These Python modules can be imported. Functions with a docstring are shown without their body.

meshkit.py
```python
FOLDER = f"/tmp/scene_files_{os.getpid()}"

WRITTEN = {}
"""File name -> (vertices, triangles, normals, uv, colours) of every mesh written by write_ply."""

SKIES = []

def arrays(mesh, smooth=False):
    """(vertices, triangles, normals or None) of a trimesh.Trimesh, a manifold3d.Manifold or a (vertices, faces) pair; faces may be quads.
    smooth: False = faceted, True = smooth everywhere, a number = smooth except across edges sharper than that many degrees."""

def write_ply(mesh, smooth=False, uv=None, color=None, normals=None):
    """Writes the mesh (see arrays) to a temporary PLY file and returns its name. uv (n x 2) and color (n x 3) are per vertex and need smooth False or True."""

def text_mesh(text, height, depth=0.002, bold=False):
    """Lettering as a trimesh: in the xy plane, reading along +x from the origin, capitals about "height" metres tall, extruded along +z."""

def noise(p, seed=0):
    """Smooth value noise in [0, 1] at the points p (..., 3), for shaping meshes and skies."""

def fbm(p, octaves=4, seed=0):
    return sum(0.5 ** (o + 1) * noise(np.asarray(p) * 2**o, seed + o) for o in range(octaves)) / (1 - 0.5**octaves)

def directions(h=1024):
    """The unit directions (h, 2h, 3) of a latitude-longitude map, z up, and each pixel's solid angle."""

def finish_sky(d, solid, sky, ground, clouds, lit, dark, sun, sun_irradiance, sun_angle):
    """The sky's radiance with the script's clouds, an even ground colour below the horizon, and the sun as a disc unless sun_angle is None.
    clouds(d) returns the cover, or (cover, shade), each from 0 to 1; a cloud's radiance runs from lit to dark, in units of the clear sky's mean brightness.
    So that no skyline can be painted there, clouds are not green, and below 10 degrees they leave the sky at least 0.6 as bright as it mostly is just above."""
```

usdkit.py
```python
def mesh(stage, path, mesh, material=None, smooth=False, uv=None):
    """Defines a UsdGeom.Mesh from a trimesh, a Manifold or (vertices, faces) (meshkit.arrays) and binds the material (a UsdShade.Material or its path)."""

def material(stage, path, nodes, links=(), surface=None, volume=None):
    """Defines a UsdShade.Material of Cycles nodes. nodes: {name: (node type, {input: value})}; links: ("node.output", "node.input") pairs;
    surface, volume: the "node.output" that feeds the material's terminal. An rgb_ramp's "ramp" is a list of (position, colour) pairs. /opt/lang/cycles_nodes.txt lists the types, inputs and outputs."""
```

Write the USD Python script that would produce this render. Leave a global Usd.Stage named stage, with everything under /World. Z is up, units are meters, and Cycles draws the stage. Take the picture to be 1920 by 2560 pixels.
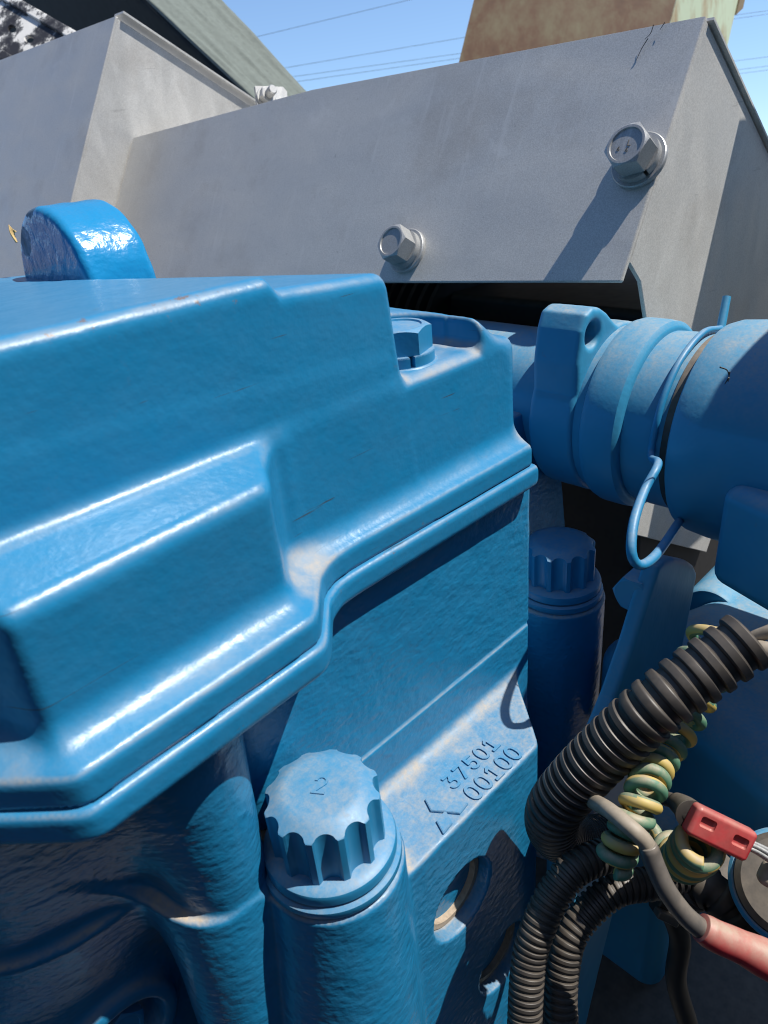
import math, random
import numpy as np, trimesh, usdkit, meshkit
import manifold3d as m3
from shapely.geometry import Polygon, Point
from shapely import affinity
from pxr import Usd, UsdGeom, UsdLux, UsdShade, Gf, Sdf, Vt

stage = Usd.Stage.CreateInMemory()
UsdGeom.SetStageUpAxis(stage, 'Z')
UsdGeom.SetStageMetersPerUnit(stage, 1.0)
UsdGeom.Xform.Define(stage, '/World')
UsdGeom.Scope.Define(stage, '/World/Looks')

# ------------------------------------------------------------------ camera, sky, sun, exposure
# Lengths in this script are millimetres with the lens at the origin: x runs along the engine,
# y into the depth, z up.  OFF puts the lens 1.5 m above the ground.
OFF = np.array([0, 0, 1500.0])
EXPOSURE = 0.50
def nrm(a):
    a = np.asarray(a, float)
    return a / np.linalg.norm(a)
FPX, CX, CY = 1800.0, 960.0, 1280.0          # the photograph's own lens: focal length and centre in its pixels
RIGHT = np.array([0.7011728, -0.7076584, -0.0870420])
UP = np.array([0.3829015, 0.2707563, 0.8832199])
FWD = np.array([0.6014508, 0.6526183, -0.4608104])
cam = UsdGeom.Camera.Define(stage, '/World/camera')
M = Gf.Matrix4d(*RIGHT, 0, *UP, 0, *(-FWD), 0, *(OFF / 1000), 1)
cam.AddTransformOp().Set(M)
cam.CreateHorizontalApertureAttr(36.0)
cam.CreateVerticalApertureAttr(48.0)
cam.CreateFocalLengthAttr(36.0 * FPX / 1920)
cam.CreateClippingRangeAttr(Gf.Vec2f(0.005, 5000))
cam.CreateFStopAttr(40.0)
cam.CreateFocusDistanceAttr(0.29)
cam.CreateExposureAttr(EXPOSURE)

SUN = nrm([0.32, -0.35, 0.88])
elev, rot = math.asin(SUN[2]), math.atan2(SUN[0], SUN[1])
sun = UsdLux.DistantLight.Define(stage, '/World/sun')
zx = nrm(np.cross([0, 0, 1.0], SUN)); zy = np.cross(SUN, zx)
sun.AddTransformOp().Set(Gf.Matrix4d(*zx, 0, *zy, 0, *SUN, 0, 0, 0, 0, 1))
sun.CreateIntensityAttr(1.25)
sun.CreateAngleAttr(0.5)
sun.CreateNormalizeAttr(True)
sun.CreateColorAttr(Gf.Vec3f(1.0, 0.95, 0.87))
sky = UsdLux.DomeLight.Define(stage, '/World/sky')
skym = usdkit.material(stage, '/World/Looks/sky_air', {
    's': ('sky_texture', {'sky_type': 'single_scattering', 'sun_disc': False, 'sun_elevation': elev, 'sun_rotation': rot,
                          'altitude': 100.0, 'air_density': 1.0, 'aerosol_density': 0.0, 'ozone_density': 5.0}),
    'b': ('background_shader', {'strength': 0.125}), 't': ('texture_coordinate', {}), 'a': ('vector_math', {'math_type': 'add', 'vector2': (0, 0, 0.12)}), 'n': ('vector_math', {'math_type': 'normalize'})},
                       [('t.generated', 'a.vector1'), ('a.vector', 'n.vector1'), ('n.vector', 's.vector'), ('s.color', 'b.color')], surface='b.background')
UsdShade.MaterialBindingAPI.Apply(sky.GetPrim()).Bind(skym)
sky.GetPrim().SetCustomDataByKey('kind', 'structure')

# ------------------------------------------------------------------ helpers
def ray(px, py):
    return RIGHT * ((px - CX) / FPX) - UP * ((py - CY) / FPX) + FWD
def at(px, py, d):
    "the point at depth d behind this spot of the photograph"
    return ray(px, py) * d
def on(px, py, ax, val):
    r = ray(px, py)
    return r * (val / r[ax])
COUNT = {}
def numbered(parent, name):
    k = COUNT.get((parent, name), 0)
    COUNT[(parent, name)] = k + 1
    return f'{parent}/{name}' if k == 0 else f'{parent}/{name}_{k:03d}'
BASE = {}
def tag(p, label=None, cat=None, group=None, kind=None):
    for k, v in (('label', label), ('category', cat), ('group', group), ('kind', kind)):
        if v:
            p.SetCustomDataByKey(k, v)
    return p
def thing(name, label, cat, base, group=None, kind=None):
    "an Xform at the thing's base; its children are its parts"
    path = numbered('/World', name)
    x = UsdGeom.Xform.Define(stage, path)
    base = np.asarray(base, float)
    x.AddTranslateOp().Set(Gf.Vec3d(*((base + OFF) / 1000)))
    BASE[path] = base
    tag(x.GetPrim(), label, cat, group, kind)
    return path
def put(parent, name, mesh, mat, smooth=35, normals=None, primvars=None, label=None, kind=None):
    "one Mesh prim under a thing or a part (vertices in millimetres)"
    path = numbered(parent, name)
    base = BASE[parent]
    v, f, n = meshkit.arrays(mesh, smooth if normals is None else False)
    if normals is not None:
        n = normals
    m = UsdGeom.Mesh.Define(stage, path)
    m.CreatePointsAttr(Vt.Vec3fArray.FromNumpy(((v - base) / 1000).astype(np.float32)))
    m.CreateFaceVertexCountsAttr(Vt.IntArray.FromNumpy(np.full(len(f), 3, np.int32)))
    m.CreateFaceVertexIndicesAttr(Vt.IntArray.FromNumpy(f.astype(np.int32).ravel()))
    m.CreateSubdivisionSchemeAttr('none')
    if n is not None:
        m.CreateNormalsAttr(Vt.Vec3fArray.FromNumpy(n.astype(np.float32)))
        m.SetNormalsInterpolation('vertex')
    for k, a in (primvars or {}).items():
        pv = UsdGeom.PrimvarsAPI(m).CreatePrimvar(k, Sdf.ValueTypeNames.FloatArray, 'vertex')
        pv.Set(Vt.FloatArray.FromNumpy(np.asarray(a, np.float32)))
    UsdShade.MaterialBindingAPI.Apply(m.GetPrim()).Bind(mat)
    BASE[path] = base
    if label: m.GetPrim().SetCustomDataByKey('label', label)
    if kind: m.GetPrim().SetCustomDataByKey('kind', kind)
    return path
def single(name, mesh, mat, label, cat, group=None, kind=None, smooth=35, base=None, **kw):
    "a thing that is one mesh"
    v = meshkit.arrays(mesh, False)[0]
    if base is None:
        base = [v[:, 0].mean(), v[:, 1].mean(), v[:, 2].min()]
    path = thing(name, None, None, base)
    stage.RemovePrim(path)
    COUNT[('/World', name)] -= 1
    BASE['/World'] = np.asarray(base, float)
    p = put('/World', name, mesh, mat, smooth, **kw)
    UsdGeom.Xformable(stage.GetPrimAtPath(p)).AddTranslateOp().Set(Gf.Vec3d(*((np.asarray(base, float) + OFF) / 1000)))
    tag(stage.GetPrimAtPath(p), label, cat, group, kind)
    return p
def frame(z, x=None):
    "rotation matrix whose third column is z"
    z = nrm(z)
    x = np.array([1.0, 0, 0]) if x is None else np.asarray(x, float)
    if abs(x @ z) > 0.95:
        x = np.array([0, 1.0, 0])
    x = nrm(x - (x @ z) * z)
    return np.stack([x, np.cross(z, x), z], 1)
def place(mesh, R, t):
    v, f, _ = meshkit.arrays(mesh, False)
    return trimesh.Trimesh(v @ np.asarray(R).T + np.asarray(t), f, process=False)
def lathe(profile, n=64, closed=True):
    "profile of (radius, height) turned about z"
    p = np.asarray(profile, float)
    a = np.arange(n) * 2 * np.pi / n
    v = np.stack([p[:, None, 0] * np.cos(a), p[:, None, 0] * np.sin(a), np.repeat(p[:, 1:2], n, 1)], -1).reshape(-1, 3)
    f = []
    for i in range(len(p) - 1):
        for j in range(n):
            k = (j + 1) % n
            f += [[i * n + j, i * n + k, (i + 1) * n + k], [i * n + j, (i + 1) * n + k, (i + 1) * n + j]]
    t = trimesh.Trimesh(v, f, process=False)
    t.merge_vertices(); t.update_faces(t.nondegenerate_faces()); t.fix_normals()
    return t
def tube(path, radius, sides=24, close=True, angle0=0.0, twist=0.0):
    "sweeps a circle along a path; returns the mesh and each vertex's angle round the path"
    p = np.asarray(path, float)
    n = len(p)
    r = np.broadcast_to(np.asarray(radius, float), (n,))
    t = np.gradient(p, axis=0); t /= np.linalg.norm(t, axis=1, keepdims=True)
    a = frame(t[0])[:, 0]; A = []
    for i in range(n):
        a = nrm(a - (a @ t[i]) * t[i]); A.append(a)
    A = np.array(A); B = np.cross(t, A)
    ang = np.arange(sides) * 2 * np.pi / sides
    v = p[:, None] + r[:, None, None] * (np.cos(ang)[None, :, None] * A[:, None] + np.sin(ang)[None, :, None] * B[:, None])
    v = v.reshape(-1, 3)
    i, j = np.meshgrid(np.arange(n - 1), np.arange(sides), indexing='ij')
    q = np.stack([i * sides + j, i * sides + (j + 1) % sides, (i + 1) * sides + (j + 1) % sides, (i + 1) * sides + j], -1).reshape(-1, 4)
    f = np.vstack([q[:, [0, 1, 2]], q[:, [0, 2, 3]]])
    th = np.tile(ang, n)
    if close:
        c0, c1 = len(v), len(v) + 1
        v = np.vstack([v, p[0], p[-1]])
        th = np.append(th, [0, 0])
        jj = np.arange(sides)
        f = np.vstack([f, np.stack([np.full(sides, c0), (jj + 1) % sides, jj], 1),
                       np.stack([np.full(sides, c1), (n - 1) * sides + jj, (n - 1) * sides + (jj + 1) % sides], 1)])
    return trimesh.Trimesh(v, f, process=False), th
def spline(pts, n):
    "Catmull-Rom through pts, evenly spaced in length"
    p = np.asarray(pts, float)
    q = np.vstack([2 * p[0] - p[1], p, 2 * p[-1] - p[-2]])
    out = []
    for i in range(1, len(q) - 2):
        u = np.linspace(0, 1, 40, endpoint=False)[:, None]
        a, b, c, d = q[i - 1], q[i], q[i + 1], q[i + 2]
        out.append(0.5 * (2 * b + (c - a) * u + (2 * a - 5 * b + 4 * c - d) * u**2 + (3 * b - a - 3 * c + d) * u**3))
    out = np.vstack(out + [p[-1:]])
    s = np.append(0, np.cumsum(np.linalg.norm(np.diff(out, axis=0), axis=1)))
    w = np.linspace(0, s[-1], n)
    return np.stack([np.interp(w, s, out[:, k]) for k in range(3)], 1)
def rbox(size, r=1.0, seg=12):
    "box with rounded edges, centred"
    h = np.asarray(size, float) / 2 - r
    balls = []
    for s in np.ndindex(2, 2, 2):
        balls.append(m3.Manifold.sphere(r, seg).translate(list((np.array(s) * 2 - 1) * h)))
    return m3.Manifold.batch_hull(balls)
def prism(poly, h, bevel=0.0, steps=2):
    "shapely polygon extruded along z from 0 to h, its top edge bevelled"
    if not bevel:
        return trimesh.creation.extrude_polygon(poly, h, engine='earcut')
    out = []
    parts = [trimesh.creation.extrude_polygon(poly, h - bevel, engine='earcut')]
    for k in range(1, steps + 1):
        a = k / steps * math.pi / 2
        g = poly.buffer(-bevel * (1 - math.cos(a)), join_style=2)
        if not g.is_empty:
            parts.append(trimesh.creation.extrude_polygon(g, h - bevel + bevel * math.sin(a), engine='earcut'))
    ms = m3.Manifold.batch_boolean([mani(t) for t in parts], m3.OpType.Add)
    return ms
def mani(t):
    if isinstance(t, m3.Manifold):
        return t
    return m3.Manifold(m3.Mesh(np.asarray(t.vertices, np.float32), np.asarray(t.faces, np.uint32)))
def tri(m):
    v, f, _ = meshkit.arrays(m, False)
    return trimesh.Trimesh(v, f, process=False)
def join(ms):
    return trimesh.util.concatenate([tri(m) for m in ms])

# signed distance modelling for the cast parts
def smin(a, b, k):
    h = np.maximum(k - np.abs(a - b), 0) / k
    return np.minimum(a, b) - h * h * k * 0.25
def smax(a, b, k):
    return -smin(-a, -b, k)
def surface(f, lo, hi, h):
    "surface nets of f = 0: vertices, triangles, normals"
    lo, hi = np.asarray(lo, float), np.asarray(hi, float)
    n = np.ceil((hi - lo) / h).astype(int) + 1
    ax = [lo[k] + h * np.arange(n[k]) for k in range(3)]
    D = np.empty(n, np.float32)
    for i0 in range(0, n[0], 24):
        X, Y, Z = np.meshgrid(ax[0][i0:i0 + 24], ax[1], ax[2], indexing='ij')
        D[i0:i0 + 24] = f(X, Y, Z)
    s = D < 0
    c = [s[i:n[0] - 1 + i, j:n[1] - 1 + j, k:n[2] - 1 + k] for i in (0, 1) for j in (0, 1) for k in (0, 1)]
    tot = sum(x.astype(np.int8) for x in c)
    mask = (tot > 0) & (tot < 8)
    idx = -np.ones(mask.shape, np.int64)
    cells = np.argwhere(mask)
    idx[mask] = np.arange(len(cells))
    acc, cnt = np.zeros((len(cells), 3)), np.zeros((len(cells), 1))
    for axis in range(3):
        for o in np.ndindex(2, 2):
            a = np.zeros(3, int); others = [k for k in range(3) if k != axis]
            a[others[0]], a[others[1]] = o
            b = a.copy(); b[axis] = 1
            pa, pb = cells + a, cells + b
            da, db = D[tuple(pa.T)], D[tuple(pb.T)]
            x = (da < 0) != (db < 0)
            t = np.where(x, da / np.where(x, da - db, 1), 0)[:, None]
            acc += np.where(x[:, None], pa + t * (pb - pa), 0); cnt += x[:, None]
    v = lo + h * acc / cnt
    F = []
    for axis in range(3):
        o1, o2 = [(1, 2), (2, 0), (0, 1)][axis]
        sl0 = [slice(None)] * 3; sl1 = [slice(None)] * 3
        sl0[axis], sl1[axis] = slice(0, -1), slice(1, None)
        ch = s[tuple(sl0)] != s[tuple(sl1)]
        e = np.argwhere(ch)
        ok = (e[:, o1] > 0) & (e[:, o2] > 0) & (e[:, o1] < n[o1] - 1) & (e[:, o2] < n[o2] - 1)
        e = e[ok]
        inside = s[tuple(e.T)]
        def cell(d1, d2):
            q = e.copy(); q[:, o1] -= d1; q[:, o2] -= d2
            return idx[tuple(q.T)]
        q = np.stack([cell(1, 1), cell(0, 1), cell(0, 0), cell(1, 0)], 1)
        q = np.where(inside[:, None], q, q[:, ::-1])
        F += [q[:, [0, 1, 2]], q[:, [0, 2, 3]]]
    F = np.vstack(F)
    ev = lambda p: f(p[:, 0], p[:, 1], p[:, 2])
    def grad(p, e=0.35):
        g = np.empty_like(p)
        for k in range(3):
            d = np.zeros(3); d[k] = e
            g[:, k] = (ev(p + d) - ev(p - d)) / (2 * e)
        return g
    for _ in range(2):
        g = grad(v)
        gg = np.maximum((g * g).sum(1, keepdims=True), 0.2)
        step = ev(v)[:, None] * g / gg
        l = np.linalg.norm(step, axis=1, keepdims=True)
        v = v - step * np.minimum(1, 0.5 * h / np.maximum(l, 1e-9))
    g = grad(v, 0.5)
    nrmls = g / np.maximum(np.linalg.norm(g, axis=1, keepdims=True), 1e-9)
    # where dust settles (hollows that face up) and where paint rubs off (ridges)
    hollow = np.clip(1 - ev(v + nrmls * 4.0) / 4.0, 0, 1)
    ridge = np.clip(ev(v - nrmls * 2.5) / 2.5 + 1, 0, 1)
    return v, F, nrmls, {'hollow': hollow, 'ridge': ridge}

def poly_sdf(px, py, poly):
    q = np.asarray(poly.exterior.coords)[:-1]
    rings = [q] + [np.asarray(r.coords)[:-1] for r in poly.interiors]
    best = np.full(px.shape, 1e9); inside = np.zeros(px.shape, bool)
    for r in rings:
        for (ax, ay), (bx, by) in zip(r, np.roll(r, -1, 0)):
            ex, ey = bx - ax, by - ay
            t = np.clip(((px - ax) * ex + (py - ay) * ey) / (ex * ex + ey * ey + 1e-12), 0, 1)
            best = np.minimum(best, (px - ax - t * ex) ** 2 + (py - ay - t * ey) ** 2)
            c = ((ay > py) != (by > py)) & (px < ex * (py - ay) / (ey if abs(ey) > 1e-12 else 1e-12) + ax)
            inside ^= c
    return np.where(inside, -1, 1) * np.sqrt(best)
def cast_plate(poly, h, k, res=1.0, wob=0.15):
    "polygon in the xy plane thickened from z = 0 to h with round edges: vertices, triangles, normals"
    x0, y0, x1, y1 = poly.bounds
    gx_, gy_ = np.arange(x0 - 4, x1 + 4.5, 0.5), np.arange(y0 - 4, y1 + 4.5, 0.5)
    D2 = poly_sdf(*np.meshgrid(gx_, gy_, indexing='ij'), poly)
    def f(x, y, z):
        u = np.clip((x - gx_[0]) / 0.5, 0, len(gx_) - 1.001); w = np.clip((y - gy_[0]) / 0.5, 0, len(gy_) - 1.001)
        i, j = u.astype(int), w.astype(int); u, w = u - i, w - j
        d = D2[i, j] * (1 - u) * (1 - w) + D2[i + 1, j] * u * (1 - w) + D2[i, j + 1] * (1 - u) * w + D2[i + 1, j + 1] * u * w
        return smax(d, np.abs(z - h / 2) - h / 2, k) + wob * (meshkit.noise(np.stack([x, y, z], -1) / 7.0) - 0.5)
    return surface(f, (x0 - 3, y0 - 3, -3), (x1 + 3, y1 + 3, h + 3), res)
def put_cast(parent, name, sdf, R, t, mat, **kw):
    v, f, n, pv = sdf
    R = np.asarray(R)
    return put(parent, name, trimesh.Trimesh(v @ R.T + np.asarray(t), f, process=False), mat, normals=n @ R.T, primvars=pv, **kw)

# ------------------------------------------------------------------ materials
def attr(name):
    return ('attribute', {'attribute': name})
def mat(name, nodes, links):
    return usdkit.material(stage, '/World/Looks/' + name, nodes, links, surface='p.BSDF')
def paint(name, base, dark, spread=False, rough=0.28, grain=900.0, depth=0.00004, ripple=0.0, ripple_scale=(120, 120, 420), dust=0.35, dust_color=(0.38, 0.32, 0.25), sdf=False, worn=0.0, coat=0.0):
    "machine enamel: slightly uneven colour, orange-peel relief, dust on what faces up, rubbed ridges"
    n = {'g': ('geometry', {}),
         'v': ('noise_texture', {'scale': 22.0, 'detail': 4.0, 'roughness': 0.6}),
         'base': ('mix_color', {'a': dark, 'b': base}),
         'nz': ('separate_xyz', {}),
         'up': ('map_range', {'from_min': 0.35, 'from_max': 0.95, 'to_min': 0.0, 'to_max': 1.0, 'clamp': True}),
         'd1': ('noise_texture', {'scale': 90.0, 'detail': 6.0, 'roughness': 0.72}),
         'd2': ('noise_texture', {'scale': 700.0, 'detail': 3.0, 'roughness': 0.7}),
         'dr': ('map_range', {'from_min': 0.3, 'from_max': 0.75, 'to_min': 0.22, 'to_max': 1.0, 'clamp': True}),
         'dr2': ('map_range', {'from_min': 0.3, 'from_max': 0.7, 'to_min': 0.5, 'to_max': 1.3, 'clamp': True}),
         'm0': ('math', {'math_type': 'multiply'}), 'm1': ('math', {'math_type': 'multiply'}), 'm2': ('math', {'math_type': 'multiply', 'value2': dust}),
         'film': ('math', {'math_type': 'multiply_add', 'value2': 0.07, 'value3': -0.012}),
         'md': ('math', {'math_type': 'add', 'use_clamp': True}),
         'col': ('mix_color', {'b': dust_color}),
         'rg': ('map_range', {'from_min': 0.0, 'from_max': 0.8, 'to_min': rough, 'to_max': 0.8, 'clamp': True}),
         'n3': ('noise_texture', {'scale': grain, 'detail': 2.0, 'roughness': 0.5}),
         'n4': ('noise_texture', {'scale': grain * 0.22, 'detail': 2.0, 'roughness': 0.5}),
         'na': ('math', {'math_type': 'multiply_add', 'value2': 2.2}),
         'b': ('bump', {'strength': 1.0, 'distance': depth}),
         'p': ('principled_bsdf', {'specular_ior_level': 0.42, 'coat_weight': coat, 'coat_roughness': 0.12})}
    l = [('g.position', 'v.vector'), ('g.position', 'd1.vector'), ('g.position', 'd2.vector'), ('g.position', 'n3.vector'), ('g.position', 'n4.vector'),
         ('v.fac', 'base.fac'), ('g.normal', 'nz.vector'), ('nz.z', 'up.value'), ('d1.fac', 'dr.value'), ('d2.fac', 'dr2.value'),
         ('up.result', 'm0.value1'), ('dr.result', 'm0.value2'), ('m0.value', 'm1.value1'), ('dr2.result', 'm1.value2'), ('m1.value', 'm2.value1'),
         ('d1.fac', 'film.value1'), ('m2.value', 'md.value1'), ('film.value', 'md.value2'),
         ('base.result', 'col.a'), ('n4.fac', 'na.value1'), ('n3.fac', 'na.value3'), ('na.value', 'b.height'), ('b.normal', 'p.normal'), ('rg.result', 'p.roughness')]
    last, color = 'md.value', 'col.result'
    if sdf:
        n.update({'h': attr('hollow'), 'hm': ('map_range', {'from_min': 0.12, 'from_max': 0.50, 'to_min': 0.0, 'to_max': 1.0, 'clamp': True}),
                  'h1': ('math', {'math_type': 'multiply'}), 'h2': ('math', {'math_type': 'multiply'}), 'h3': ('math', {'math_type': 'add', 'use_clamp': True}),
                  'up2': ('map_range', {'from_min': -3.0 if spread else 0.1, 'from_max': -2.0 if spread else 0.6, 'to_min': 0.0, 'to_max': 0.85, 'clamp': True})})
        l += [('h.fac', 'hm.value'), ('nz.z', 'up2.value'), ('hm.result', 'h1.value1'), ('up2.result', 'h1.value2'), ('h1.value', 'h2.value1'), ('dr.result', 'h2.value2'),
              ('h2.value', 'h3.value1'), ('md.value', 'h3.value2')]
        last = 'h3.value'
    l += [(last, 'col.fac'), (last, 'rg.value')]
    if worn:
        n.update({'wn': ('noise_texture', {'scale': 260.0, 'detail': 5.0, 'roughness': 0.75}), 'wr': ('map_range', {'from_min': 0.62, 'from_max': 0.66, 'to_min': 0.0, 'to_max': 1.0, 'clamp': True}),
                  'wb': ('noise_texture', {'scale': 30.0, 'detail': 2.0}), 'wbr': ('map_range', {'from_min': 0.52, 'from_max': 0.66, 'to_min': 0.0, 'to_max': 1.0, 'clamp': True}),
                  'ww': ('math', {'math_type': 'multiply'}), 'w2': ('math', {'math_type': 'multiply', 'value2': worn}), 'chip': ('mix_color', {'b': (0.16, 0.085, 0.04)})})
        l += [('g.position', 'wn.vector'), ('g.position', 'wb.vector'), ('wn.fac', 'wr.value'), ('wb.fac', 'wbr.value'), ('wr.result', 'ww.value1'), ('wbr.result', 'ww.value2'), ('ww.value', 'w2.value1'), (color, 'chip.a')]
        if sdf:
            n.update({'r': attr('ridge'), 'rm': ('map_range', {'from_min': 0.08, 'from_max': 0.3, 'to_min': 0.05, 'to_max': 1.0, 'clamp': True}), 'w3': ('math', {'math_type': 'multiply'})})
            l += [('r.fac', 'rm.value'), ('w2.value', 'w3.value1'), ('rm.result', 'w3.value2'), ('w3.value', 'chip.fac')]
        else:
            l += [('w2.value', 'chip.fac')]
        color = 'chip.result'
    if sdf and worn:
        n.update({'sm': ('mapping', {'rotation': (0.1, 0.25, 0.0), 'scale': (24, 24, 620)}), 'sn': ('noise_texture', {'scale': 1.0, 'detail': 3.0, 'roughness': 0.55, 'distortion': 0.5}),
                  'sr': ('map_range', {'from_min': 0.69, 'from_max': 0.72, 'to_min': 0.0, 'to_max': 0.75, 'clamp': True}), 'scr': ('mix_color', {'b': (0.05, 0.05, 0.045)})})
        l += [('g.position', 'sm.vector'), ('sm.vector', 'sn.vector'), ('sn.fac', 'sr.value'), ('sr.result', 'scr.fac'), (color, 'scr.a')]
        color = 'scr.result'
    l.append((color, 'p.base_color'))
    if ripple:
        n.update({'mp': ('mapping', {'scale': ripple_scale}), 'rn': ('noise_texture', {'scale': 1.0, 'detail': 1.5, 'roughness': 0.45, 'distortion': 0.0}), 'b2': ('bump', {'strength': 1.0, 'distance': ripple})})
        l += [('g.position', 'mp.vector'), ('mp.vector', 'rn.vector'), ('rn.fac', 'b2.height'), ('b2.normal', 'b.normal')]
    return mat(name, n, l)
BLUE, BLUE2 = (0.006, 0.185, 0.375), (0.005, 0.16, 0.335)
M_cover = paint('blue_enamel', BLUE, BLUE2, rough=0.26, grain=480.0, depth=0.00011, sdf=True, dust=0.09, worn=0.9, coat=0.0)
M_head = paint('blue_enamel_on_casting', BLUE, BLUE2, rough=0.25, grain=520.0, depth=0.00016, ripple=0.00030, ripple_scale=(240, 240, 360), sdf=True, dust=0.55)
M_bolt = paint('blue_enamel_on_bolts', (0.014, 0.215, 0.42), (0.008, 0.175, 0.36), rough=0.34, grain=700.0, dust=0.5, worn=0.25)
M_digit = paint('blue_enamel_on_raised_marks', BLUE, BLUE2, rough=0.3, dust=0.4)
M_pipe = paint('faded_blue_enamel', (0.03, 0.25, 0.43), (0.012, 0.20, 0.375), rough=0.45, grain=500.0, depth=0.00008, dust=0.6, worn=0.3)
M_lug = paint('thick_blue_enamel', (0.006, 0.22, 0.46), (0.006, 0.185, 0.40), rough=0.18, grain=330.0, depth=0.0003, dust=0.1, sdf=True, spread=True, dust_color=(0.13, 0.085, 0.05))

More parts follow.
